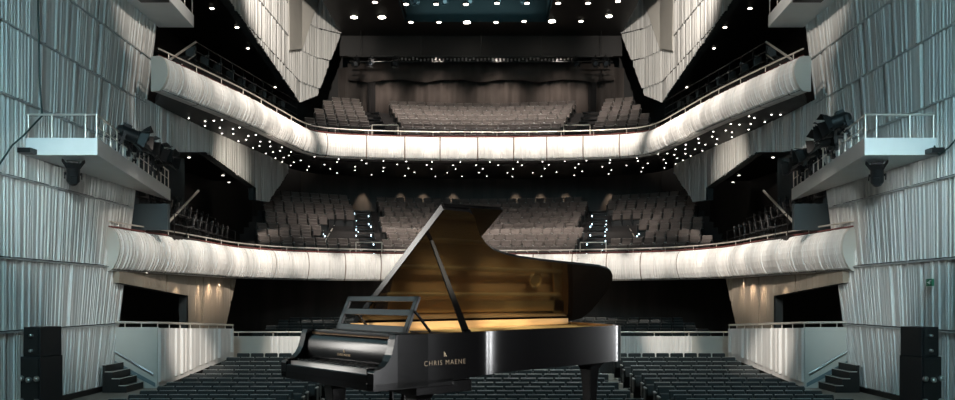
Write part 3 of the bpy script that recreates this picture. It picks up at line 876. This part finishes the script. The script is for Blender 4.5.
# gallery ceilings (black) with their pin lights
GAL = [(212, 8), (237, 27), (248, 48), (255, 42), (269, 61), (278, 77), (275, 87)]
for sg, side in ((-1, 'left'), (1, 'right')):
    mb = MB().hexa([(sg * 11.3, 26, 13.9), (sg * 14.4, 26, 13.9), (sg * 14.4, 46, 12.6), (sg * 10.5, 46, 12.6), (sg * 11.3, 26, 14.1), (sg * 14.4, 26, 14.1), (sg * 14.4, 46, 12.8), (sg * 10.5, 46, 12.8)])
    mb.v = [(x, y, z + .55) for x, y, z in mb.v]
    structure(mb.build('ceiling_gallery_' + side, M['black']))
    for k, (u, v) in enumerate(GAL):
        x, y = ceil_pt(u, v, 13.6 if k < 3 else 13.0)
        if y > 45: y = 44.6
        zc = 13.9 - 1.3 * (y - 26) / 20 + .55
        kk = (zc - EYE) / (298 - v)
        for _ in range(4):
            y = 800 * kk; zc = 13.9 - 1.3 * (y - 26) / 20 + .55; kk = (zc - EYE) / (298 - v)
        x = (481 - u) * kk
        downlight('gallery_downlight', 'small bright downlight in the black ceiling over the %s upper gallery, %s from the stage' % (side, ORD[k + 1]), (sg * x, 800 * kk, zc), .09 if k < 2 else .07, M['lamp'], side + ' upper gallery downlights')
    # lower side box ceiling
    mb = MB().hexa([(sg * 11.45, 28.6, 7.0), (sg * 14.4, 28.6, 7.0), (sg * 14.4, 43, 7.6), (sg * 10.9, 43, 7.6), (sg * 11.45, 28.6, 7.2), (sg * 14.4, 28.6, 7.2), (sg * 14.4, 43, 7.8), (sg * 10.9, 43, 7.8)])
    structure(mb.build('ceiling_box_' + side, M['black']))
    for k, (u, v) in enumerate([(189, 157), (201, 153), (223, 175), (232, 172), (229, 182), (241, 179)]):
        zc = 7.15
        for _ in range(5):
            kk = (zc - EYE) / (298 - v); y = 800 * kk; zc = 7.0 + .6 * (y - 28.6) / 14.4
        downlight('box_downlight', 'tiny downlight in the black ceiling of the %s lower side box, %s from the stage' % (side, ORD[k + 1]), (sg * (481 - u) * kk, 800 * kk, zc), .055, M['pin'], side + ' lower box downlights')

# star-like downlights in the underside of the balconies
def soffit_lights(P, po, z0, zo, fr, nn, r, label, group, name, skip=None):
    for j, f in enumerate(fr):
        n = nn[j]
        for i in range(n):
            t = (i + (.25 if j % 2 else .75) + .2 * sin(i * 7.1 + j * 2.3)) / n
            a = P.at(P.L * t); b = po.at(po.L * t)
            w = min(1, abs(a[1] - P.p[0][1]) / 11)
            zb = z0 + (zo - z0) * w
            x = a[0] + (b[0] - a[0]) * f; y = a[1] + (b[1] - a[1]) * f; z = (z0 + .02) + (zb - z0 - .02) * f
            if skip and skip(x, y): continue
            downlight(name, label, (x, y, z - .005), r, M['pin'], group)
soffit_lights(PU, POU, UPP['z0'], 8.6, (.08, .22, .40, .60, .82), (33, 33, 33, 33, 33), .03, 'pinpoint downlight in the starry black underside of the upper balcony', 'upper balcony underside lights', 'soffit_downlight', lambda x, y: y < 28.6)
soffit_lights(PL, POL, LOW['z0'], 2.6, (.2, .7), (16, 12), .035, 'faint pinpoint downlight in the black underside of the lower balcony', 'lower balcony underside lights', 'soffit_downlight', lambda x, y: abs(x) < 2 or y < 26)

# ------------------------------------------------------------------ THE PIANO
PX, PY, PA = -1.742, 6.978, -.863
piano = tag(empty('grand_piano', (PX, PY, 0), PA), 'large glossy black concert grand piano with raised lid standing on the stage', 'piano')
W = 1.468
TRE = [(W, .213), (W, .55), (W, 1.0), (1.452, 1.10), (1.42, 1.19), (1.392, 1.30), (1.37, 1.45), (1.352, 1.65), (1.34, 1.9), (1.315, 2.3), (1.275, 2.7), (1.235, 3.0), (1.215, 3.08), (1.18, 3.15), (1.13, 3.21), (1.06, 3.27), (.85, 3.40), (.5, 3.55), (.2, 3.65), (.06, 3.68), (0, 3.62)]
def refine(pts, n=4):
    out = []
    for i in range(len(pts) - 1):
        p0, p1, p2, p3 = [Vector(pts[max(0, min(len(pts) - 1, i + k))]) for k in (-1, 0, 1, 2)]
        for k in range(n):
            t = k / n
            q = .5 * (2 * p1 + (p2 - p0) * t + (2 * p0 - 5 * p1 + 4 * p2 - p3) * t * t + (3 * p1 - p0 - 3 * p2 + p3) * t ** 3)
            out.append((min(W, q.x), q.y))
    return out + [pts[-1]]
OUTL = TRE[:2] + refine(TRE[2:]) + [(0, 2.5), (0, 1.2), (0, .213)]
def inset(poly, d):
    out = []; n = len(poly)
    for i in range(n):
        a = Vector(poly[max(0, i - 1)]); b = Vector(poly[min(n - 1, i + 1)])
        t = (b - a).normalized(); out.append((poly[i][0] - t.y * d, poly[i][1] + t.x * d))
    return out
INL = inset(OUTL, .075)
def zbot(y): return .612 + .052 * min(1, max(0, y - .2) / .9)
mb = MB(); n = len(OUTL)
for i in range(n - 1):
    (xa, ya), (xb, yb) = OUTL[i], OUTL[i + 1]; (xc, yc), (xd, yd) = INL[i], INL[i + 1]
    vs = [(xa, ya, zbot(ya)), (xb, yb, zbot(yb)), (xd, yd, zbot(yd)), (xc, yc, zbot(yc)), (xa, ya, 1.02), (xb, yb, 1.02), (xd, yd, 1.02), (xc, yc, 1.02)]
    mb.add(vs, [(4, 5, 6, 7), (3, 2, 1, 0)], 0)
for q, mi in ((OUTL, 0), (INL, 1)):
    mb.add([(x, y, zbot(y)) for x, y in q] + [(x, y, 1.02) for x, y in q], [(i, i + 1, n + i + 1, n + i) for i in range(n - 1)], mi, True)
mb.build('rim', [M['ebony'], M['rimwood']], piano)
# slim underside closing the case
mb = MB().prism([INL[i] for i in range(n)], lambda x, y, t: (x, y, .70 + .03 * t)); mb.build('underframe', M['satin'], piano)
arm = [(0, .612), (0, .745), (.012, .757), (.05, .765), (.095, .785), (.135, .825), (.16, .87), (.178, .93), (.19, .985), (.205, 1.02), (.5, 1.02), (.5, .612)]
for x0, x1 in ((0, .09), (W - .09, W)):
    mb = MB(); mb.prism(arm, lambda y, z, t: (x0 + (x1 - x0) * t, y, z)); mb.build('cheek', M['ebony'], piano, .006)
MB().box(0, W, .0, .75, .605, .665).build('key_bed', M['ebony'], piano, .005)
MB().rbox((W / 2, .014, .69), (W - .18, .028, .075), None, .006).build('key_slip', M['ebony'], piano)
MB().box(.09, .115, .01, .2, .66, .775).build('key_block', M['ebony'], piano, .003); MB().box(W - .115, W - .09, .01, .2, .66, .775).build('key_block', M['ebony'], piano, .003)
kw = (W - .236) / 52
wk = MB().box(-kw / 2 + .0006, kw / 2 - .0006, 0, .15, -.02, .022).mesh('white_key', [M['ivory']])
bkm = MB().hexa([(-.0055, .0, 0), (.0055, .0, 0), (.0055, .095, 0), (-.0055, .095, 0), (-.0045, .008, .014), (.0045, .008, .014), (.0045, .095, .014), (-.0045, .095, .014)]).mesh('black_key', [M['blackkey']])
for k in range(52):
    o = bpy.data.objects.new('white_key', wk); COL.objects.link(o); o.parent = piano; o.location = (.118 + kw * (k + .5), .032, .735)
    if k % 7 in (0, 2, 3, 5, 6) and k < 51:
        b = bpy.data.objects.new('black_key', bkm); COL.objects.link(b); b.parent = piano; b.location = (.118 + kw * (k + 1), .085, .757)
# fallboard with its small gilt name
fb = MB(); prof = [(.185, .762), (.182, .80), (.187, .86), (.197, .92), (.212, .965), (.235, .985), (.255, .985), (.255, .762)]
fb.prism(prof, lambda y, z, t: (.118 + (W - .236) * t, y, z), 0, True)
fbo = fb.build('fallboard', M['ebony'], piano)
MB().box(.1, W - .1, .245, .285, .985, 1.0).build('name_rail', M['bronze'], piano)
MB().box(.09, W - .09, .27, .56, .975, 1.018).box(.25, W - .09, .225, .30, 1.0, 1.022).build('music_shelf', M['satin'], piano, .004)

def lettering(txt, size, spacing, name, parent, mtx, m):
    c = bpy.data.curves.new('t', 'FONT'); c.body = txt; c.size = size; c.align_x = 'CENTER'; c.extrude = .0012; c.space_character = spacing
    c.offset = -.0012 * size / .05
    t = bpy.data.objects.new('t', c); COL.objects.link(t)
    bpy.context.view_layer.update()
    me = bpy.data.meshes.new_from_object(t.evaluated_get(bpy.context.evaluated_depsgraph_get()))
    bpy.data.objects.remove(t); bpy.data.curves.remove(c)
    me.materials.clear(); me.materials.append(m)
    o = bpy.data.objects.new(name, me); COL.objects.link(o); o.parent = parent; o.matrix_local = mtx
    return o
def emblem(mtx, s, parent):
    """small mark above the name: an upright stroke with a loop and a leg"""
    mb = MB(); q = lambda x, y, t: (x * s, y * s, .0014 * t)
    for poly in ([(-.32, -.5), (-.16, -.5), (-.16, .55), (-.32, .55)], [(-.16, -.02), (.12, .16), (.12, .30), (-.16, .14)], [(-.10, .0), (.02, .06), (.36, -.5), (.18, -.5)], [(.22, -.28), (.42, -.5), (.42, -.34), (.3, -.2)]):
        mb.prism(poly, q)
    o = mb.build('emblem', M['letter'], parent); o.matrix_local = mtx
side = Matrix(((0, 0, 1, W + .0005), (1, 0, 0, .665), (0, 1, 0, .772), (0, 0, 0, 1)))
lettering('CHRIS MAENE', .055, 1.26, 'lettering', piano, side, M['letter'])
emblem(Matrix(((0, 0, 1, W + .0005), (1, 0, 0, .665), (0, 1, 0, .855), (0, 0, 0, 1))), .036, piano)
front = Matrix(((1, 0, 0, .745), (0, 0, -1, .1805), (0, 1, 0, .822), (0, 0, 0, 1)))
lettering('CHRIS MAENE', .030, 1.15, 'lettering', piano, front, M['letter'])
emblem(Matrix(((1, 0, 0, .745), (0, 0, -1, .1835), (0, 1, 0, .865), (0, 0, 0, 1))), .026, piano)

# music desk: open frame with slats, leaning back
dk = MB(); A = Vector((.10, .48, 1.02)); B = Vector((1.195, .48, 1.02)); U = Vector((0, .13, .292))
def slab(p, q, up, th, m=0):
    nrm = U.cross(B - A).normalized() * th
    dk.hexa([p, q, q + nrm, p + nrm, p + up, q + up, q + up + nrm, p + up + nrm], m)
slab(A, B, U * .17, .022); slab(A + U * .46, B + U * .46, U * .17, .018); slab(A + U * .86, B + U * .86, U * .14, .018)
slab(A, A + Vector((.055, 0, 0)), U, .024); slab(B - Vector((.055, 0, 0)), B, U, .024)
dko = dk.build('music_desk', M['satin'], piano, .003)
for x in (.28, 1.20): MB().tube((x, .565, 1.19), (x, .72, 1.02), .012, 8).build('desk_prop', M['ebony'], piano)

# interior: soundboard, gold plate with bars, strings, dampers, pins
ins = inset(OUTL, .078)
mb = MB().prism([p if p[1] > .62 else (p[0], .62) for p in ins], lambda x, y, t: (x, y, .86 + .012 * t)); mb.build('soundboard', M['spruce'], piano)
pl2 = inset(OUTL, .10)
def xr(y):                                       # treble side of the inner rim at depth y
    pts = [p for p in pl2 if p[0] > .3 or p[1] > 3.3]
    for (xa, ya), (xb, yb) in zip(pl2, pl2[1:]):
        if min(ya, yb) <= y <= max(ya, yb) and abs(yb - ya) > 1e-6 and xa > .08: return xa + (xb - xa) * (y - ya) / (yb - ya)
    return .3
plate = MB()
plate.box(.09, W - .09, .60, .82, .93, .955)
for i in range(len(pl2) - 1):
    (xa, ya), (xb, yb) = pl2[i], pl2[i + 1]
    if ya < .6 and yb < .6: continue
    q = inset(pl2, .13); (xc, yc), (xd, yd) = q[i], q[i + 1]
    plate.hexa([(xa, max(.6, ya), .935), (xb, max(.6, yb), .935), (xd, max(.6, yd), .935), (xc, max(.6, yc), .935), (xa, max(.6, ya), .955), (xb, max(.6, yb), .955), (xd, max(.6, yd), .955), (xc, max(.6, yc), .955)])
for x, y1 in ((.30, 3.45), (.58, 3.4), (.86, 3.2), (1.10, 2.85), (1.27, 1.7)):
    plate.rbox((x, (.7 + y1) / 2, .975), (.045, y1 - .7, .045), None, .012)
plate.build('plate', M['gold'], piano)
st = MB(); cp = MB()
for k in range(70):
    x = .13 + (W - .28) * k / 69
    y1 = 3.38
    while y1 > .9 and xr(y1) < x + .05: y1 -= .05
    (cp if k < 18 else st).tube((x, .84, .962), (x, y1, .95), .0022 if k < 18 else .0012, 4, cap=False)
s1 = st.build('strings', M['string'], piano); s1['kind'] = 'stuff'
s2 = cp.build('bass_strings', M['copper'], piano); s2['kind'] = 'stuff'
dm = MB()
for k in range(62): dm.box(.14 + .0195 * k, .152 + .0195 * k, .95, 1.06, .965, 1.0)
dm.box(.11, 1.36, 1.06, 1.10, .93, .985)
dm.build('dampers', M['felt'], piano)
pn = MB()
for k in range(70):
    for j in range(2): pn.tube((.13 + .0172 * k, .66 + .06 * j, .955), (.13 + .0172 * k, .66 + .06 * j, .985), .004, 5)
po_ = pn.build('tuning_pins', M['string'], piano); po_['kind'] = 'stuff'

rg = MB()
for k in range(20):
    a0, a1 = k * pi / 10, (k + 1) * pi / 10
    rg.tube((.47 + .085 * cos(a0), 3.02 + .085 * sin(a0), .965), (.47 + .085 * cos(a1), 3.02 + .085 * sin(a1), .965), .014, 6)
rg.disc((.47, 3.02, .962), .08)
rg.build('plate_ring', M['gold'], piano)

# lid: hinged along the far (bass) side, front flap folded back on top of it
TH = .6247
lid = bpy.data.objects.new('lid', None); 
ex_, ez_ = Vector((cos(TH), 0, sin(TH))), Vector((-sin(TH), 0, cos(TH)))
def LP(w, y, t): return Vector((0, y, 1.03)) + ex_ * w + ez_ * t
bpy.data.objects.remove(lid)
LOUT = [(0, .75), (1.672, .75), (1.668, 1.0), (1.64, 1.07), (1.57, 1.145), (1.48, 1.225), (1.40, 1.31), (1.33, 1.40), (1.26, 1.50), (1.20, 1.62), (1.145, 1.80), (1.11, 2.01), (1.08, 2.3), (1.06, 2.6), (1.04, 2.95), (1.02, 3.24), (.985, 3.40), (.94, 3.50), (.87, 3.59), (.78, 3.67), (.65, 3.74), (.40, 3.81), (.18, 3.85), (.05, 3.82), (0, 3.7)]
mb = MB(); nL = len(LOUT)
vs = [LP(w, y, 0) for w, y in LOUT] + [LP(w, y, .028) for w, y in LOUT]
mb.add(vs, [list(range(nL))], 1); mb.add(vs, [[nL + i for i in range(nL)]], 0)
mb.add(vs, [(i, (i + 1) % nL, nL + (i + 1) % nL, nL + i) for i in range(nL)], 0)
lido = mb.build('lid', [M['ebony'], M['lidunder']], piano, .004)
mb = MB(); fl = [(.03, .752), (1.675, .752), (1.70, 1.36), (1.69, 1.385), (.03, 1.385)]
mb.prism(fl, lambda w, y, t: LP(w, y, .031 + .03 * t)); mb.build('folded_lid_flap', M['ebony'], lido, .004)
# bright moulded front edge of the lid
mb = MB().hexa([LP(.02, .738, .0), LP(1.672, .738, .0), LP(1.672, .752, .0), LP(.02, .752, .0), LP(.02, .738, .062), LP(1.672, .738, .062), LP(1.672, .752, .062), LP(.02, .752, .062)])
mb.build('lid_edge', M['ebony'], lido, .004)
# prop sticks
top = LP(1.29, .845, -.004)
MB().rbox((.075, 2.1, 1.03), (.012, 2.9, .07), None, .004).build('spine_rail', M['rimwood'], piano)
s0 = Vector((1.385, .955, 1.0))
def stick(a, b, w0, w1, name, m):
    d = (b - a).normalized(); sd = Vector((.35, .93, 0)).normalized(); sd = (sd - d * sd.dot(d)).normalized(); nn = d.cross(sd)
    mb = MB(); 
    mb.hexa([a - sd * w0 - nn * .011, a + sd * w0 - nn * .011, a + sd * w0 + nn * .011, a - sd * w0 + nn * .011, b - sd * w1 - nn * .011, b + sd * w1 - nn * .011, b + sd * w1 + nn * .011, b - sd * w1 + nn * .011])
    return mb.build(name, m, piano, .003)
stick(s0, top, .030, .014, 'prop_stick', M['matt'])
MB().rbox((1.385, .955, .99), (.05, .075, .10), None, .015).build('prop_hinge', M['ebony'], piano)
# legs with brass castors, lyre with pedals
for (x, y, hw, zt) in ((.20, .42, .062, .61), (1.26, .56, .062, .61), (.70, 3.22, .062, .66)):
    prof = [(.0, .10), (.62, .062), (.80, .068), (.88, .095), (1.0, .105)]
    z0 = .11; mb = MB(); ring = None
    for t, r in [(0, .05), (.05, .058), (.10, .052), (.5, .060), (.78, .072), (.86, .095), (.90, .115), (1.0, .118)]:
        z = z0 + (zt - z0) * t
        cur = [(x - r, y - r, z), (x + r, y - r, z), (x + r, y + r, z), (x - r, y + r, z)]
        if ring: mb.add(ring + cur, [(k, (k + 1) % 4, 4 + (k + 1) % 4, 4 + k) for k in range(4)])
        else: mb.add(cur, [(3, 2, 1, 0)])
        ring = cur
    mb.add(ring, [(0, 1, 2, 3)])
    lo = mb.build('leg', M['ebony'], piano, .006)
    c = MB()
    for dx in (-.028, .028): c.tube((x + dx - .012, y + .02, .045), (x + dx + .012, y + .02, .045), .045, 16)
    c.tube((x, y, .06), (x, y, .125), .028, 10).box(x - .05, x + .05, y - .02, y + .03, .06, .085)
    c.build('castor', M['brass'], lo)
ly = MB().box(.56, .90, .66, .78, .55, .61).tube((.64, .72, .13), (.64, .72, .56), .022, 10).tube((.82, .72, .13), (.82, .72, .56), .022, 10).rbox((.73, .72, .105), (.36, .16, .075), None, .02)
lyo = ly.build('pedal_lyre', M['ebony'], piano)
for k in range(3): MB().rbox((.64 + .09 * k, .585, .075), (.04, .20, .014), None, .006).build('pedal', M['brass'], lyo)
# leg blocks and beams that close the underside by the treble leg
MB().box(.95, 1.42, .42, .98, .54, .635).box(.05, .42, .26, .75, .575, .62).build('leg_block', M['ebony'], piano, .004)

# ------------------------------------------------------------------ LIGHT
w = bpy.data.worlds.new('World'); SC.world = w; w.use_nodes = True
w.node_tree.nodes['Background'].inputs[0].default_value = (.5, .55, .6, 1); w.node_tree.nodes['Background'].inputs[1].default_value = .004

def aim(o, tgt):
    o.rotation_euler = (Vector(tgt) - Vector(o.location)).to_track_quat('-Z', 'Y').to_euler()
def spot(loc, tgt, half_deg, watts, col=(1, .93, .84), blend=.5, r=.15):
    l = bpy.data.lights.new('spot', 'SPOT'); l.energy = watts; l.color = col; l.spot_size = R(half_deg * 2); l.spot_blend = blend; l.shadow_soft_size = r
    o = bpy.data.objects.new('hall_spot', l); COL.objects.link(o); o.location = loc; aim(o, tgt); return o
def area(loc, tgt, sx, sy, watts, col=(1, 1, 1), spread=180):
    l = bpy.data.lights.new('area', 'AREA'); l.shape = 'RECTANGLE'; l.size = sx; l.size_y = sy; l.energy = watts; l.color = col; l.spread = R(spread)
    o = bpy.data.objects.new('stage_wash', l); COL.objects.link(o); o.location = loc; aim(o, tgt); return o

WARM = (1, .91, .82)
area((0, 37, 2.0), (0, 41.5, -1), 14, .4, 30, (1, .86, .72), 120)  # added dim lamp, lifts the wall under the lower balcony
# parapet spots: rows of narrow beams from the ceiling
for k in range(9):
    x = -6.6 + 1.65 * k
    spot((x * .8, 24, 15.5), (x, 37.6, 8.4), 4.6, 13500, WARM, .8)
    x = -7.6 + 1.9 * k
    spot((x * .6, 22, 12.5), (x, 38.2 - .025 * x * x, 2.8), 4.0, 13500, WARM, .8)
for sg in (-1, 1):
    for k in range(7):
        t = .015 + .041 * k; p = 2000 + 1000 * k
        x, y = PU.at(PU.L * t); spot((sg * 2.5, y - 6.5, 15.0), (sg * abs(x), y, 8.45), 6.5, p, WARM, 1)
        t = .015 + .042 * k
        x, y = PL.at(PL.L * t); spot((sg * 1.5, y - 7, 11.8), (sg * abs(x), y, 2.85), 6.5, p * 1.15, WARM, 1)
    # upper side walls
    spot((sg * 6.2, 28.5, 15.6), (sg * 10.0, 40, 15.6), 21, 6500, WARM, 1)
    # middle side walls, far edge of the near walls
    spot((sg * 2.0, 27, 6.4), (sg * 10.8, 34.5, 7.0), 10, 3400, (1, .90, .78), 1)
    spot((sg * 1.0, 17, 13), (sg * 11.2, 26.5, 10.5), 9, 3600, WARM, 1)
    spot((sg * 2.0, 15, 3), (sg * 11.2, 23.0, .6), 11, 900, (.95, 1, 1), 1)
    # lower column down-lights
    for y in (26.5, 28.4, 30.3, 31.3, 32.3): spot((sg * 10.45, y, 2.05), (sg * 10.85, y + .1, .2), 38, 60, (1, .78, .56), .9, .03)
    # cool stage wash on the near walls
    area((sg * 7.8, 9.5, 8.0), (sg * 11.2, 19.5, 3.5), 2.0, 3.0, 250, (.48, .86, 1.0), 120)
    spot((sg * 7.0, 13, 5.0), (sg * 11.2, 23.5, 3.0), 20, 900, (.90, 1, 1), 1)
    # warm light on the box fronts
    spot((sg * 1.0, 15, 7), (sg * 9.7, 27.0, -.7), 5.5, 7500, WARM, .8)
# seating light from above
area((0, 42.0, 16.6), (0, 43.2, 9.5), 14, 1.0, 640, (1, .90, .82), 110)
area((0, 39.4, 7.6), (0, 41.5, 3.0), 16, .5, 330, (1, .90, .82), 130)
area((0, 28, 11.0), (0, 28, -1.5), 16, 3, 330, (.90, 1.0, .98), 70)
spot((0, 26, 9), (0, 32.3, -.7), 12, 1700, WARM, .8)
for sg in (-1, 1): spot((sg * 4, 25, 8.5), (sg * 7.6, 32.3, -.5), 6, 4400, WARM, .8)
# wall-washers at the back of the lower balcony, back curtain
for u in (362, 400, 423, 453, 516, 541, 566, 611): spot(((u - 481) * 48.3 / 800, 48.3, 8.45), ((u - 481) * 48.9 / 800, 48.85, 6.4), 24, 230, (1, .80, .6), .9, .05)
for x in (-6, -2.5, 1, 4.5): spot((x, 45.5, 15.2), (x * 1.1, 49.7, 13.2), 28, 700, (1, .86, .76), 1)
area((-.3, 43.6, 17.3), (-.3, 43.6, 19), 7, 2.5, 130, (.5, .9, 1))
# piano: unseen lamps added for its highlights, gold interior and keys
area((2.2, 4.4, 7.5), (-.3, 7.6, 1.0), 2.4, 1.6, 18, (1, .92, .80), 120)
for q, pw in ((.9, 1700), (1.7, 3000), (2.5, 3300), (3.1, 1800)):
    spot((2.4, 3.4, 4.4), (PX + .65 * .16 + .76 * q, PY - .76 * .16 + .65 * q, .97), 4.2, pw, (1, .90, .74), 1, .05)  # added spots that brighten the gold along the bass side
area((-3.0, 2.0, 4.2), (-1.0, 6.8, .9), .8, 2.6, 30, (.96, .98, 1.0), 150)
area((-6.6, 8.3, 2.35), (-.9, 6.7, 1.6), .5, 1.7, 17, (1, .96, .9), 100)  # added side lamp, reflected as the bright line on the lid edge
area((8.6, 11.4, 1.2), (.4, 7.2, .9), .45, 2.6, 20, (.98, .99, 1.0), 60)  # added side lamp for the streaks on bentside and tail
spot((-3.4, 3.6, 4.2), (-1.15, 6.45, .74), 5.5, 700, (1, .97, .93), 1, .1)  # added spot that brightens the keys
area((9.6, 1.9, 1.4), (-.6, 6.2, .8), 1.1, 2.8, 110, (.97, .98, 1.0), 120)  # added soft panel, reflected as the gradient on the treble cheek

# ------------------------------------------------------------------ CAMERA
cam = bpy.data.cameras.new('camera'); cam.sensor_width = 36; cam.sensor_fit = 'HORIZONTAL'; cam.lens = 36 * 800 / 955
cam.shift_y = (298 - 200) / 955; cam.shift_x = -(481 - 477.5) / 955
cam.clip_end = 200
co = bpy.data.objects.new('camera', cam); COL.objects.link(co); co.location = (0, 0, EYE); co.rotation_euler = (R(90), 0, 0)
SC.camera = co
vs_ = SC.view_settings
vs_.view_transform = 'Standard'; vs_.look = 'None'; vs_.exposure = .35; vs_.gamma = 1; vs_.use_curve_mapping = False
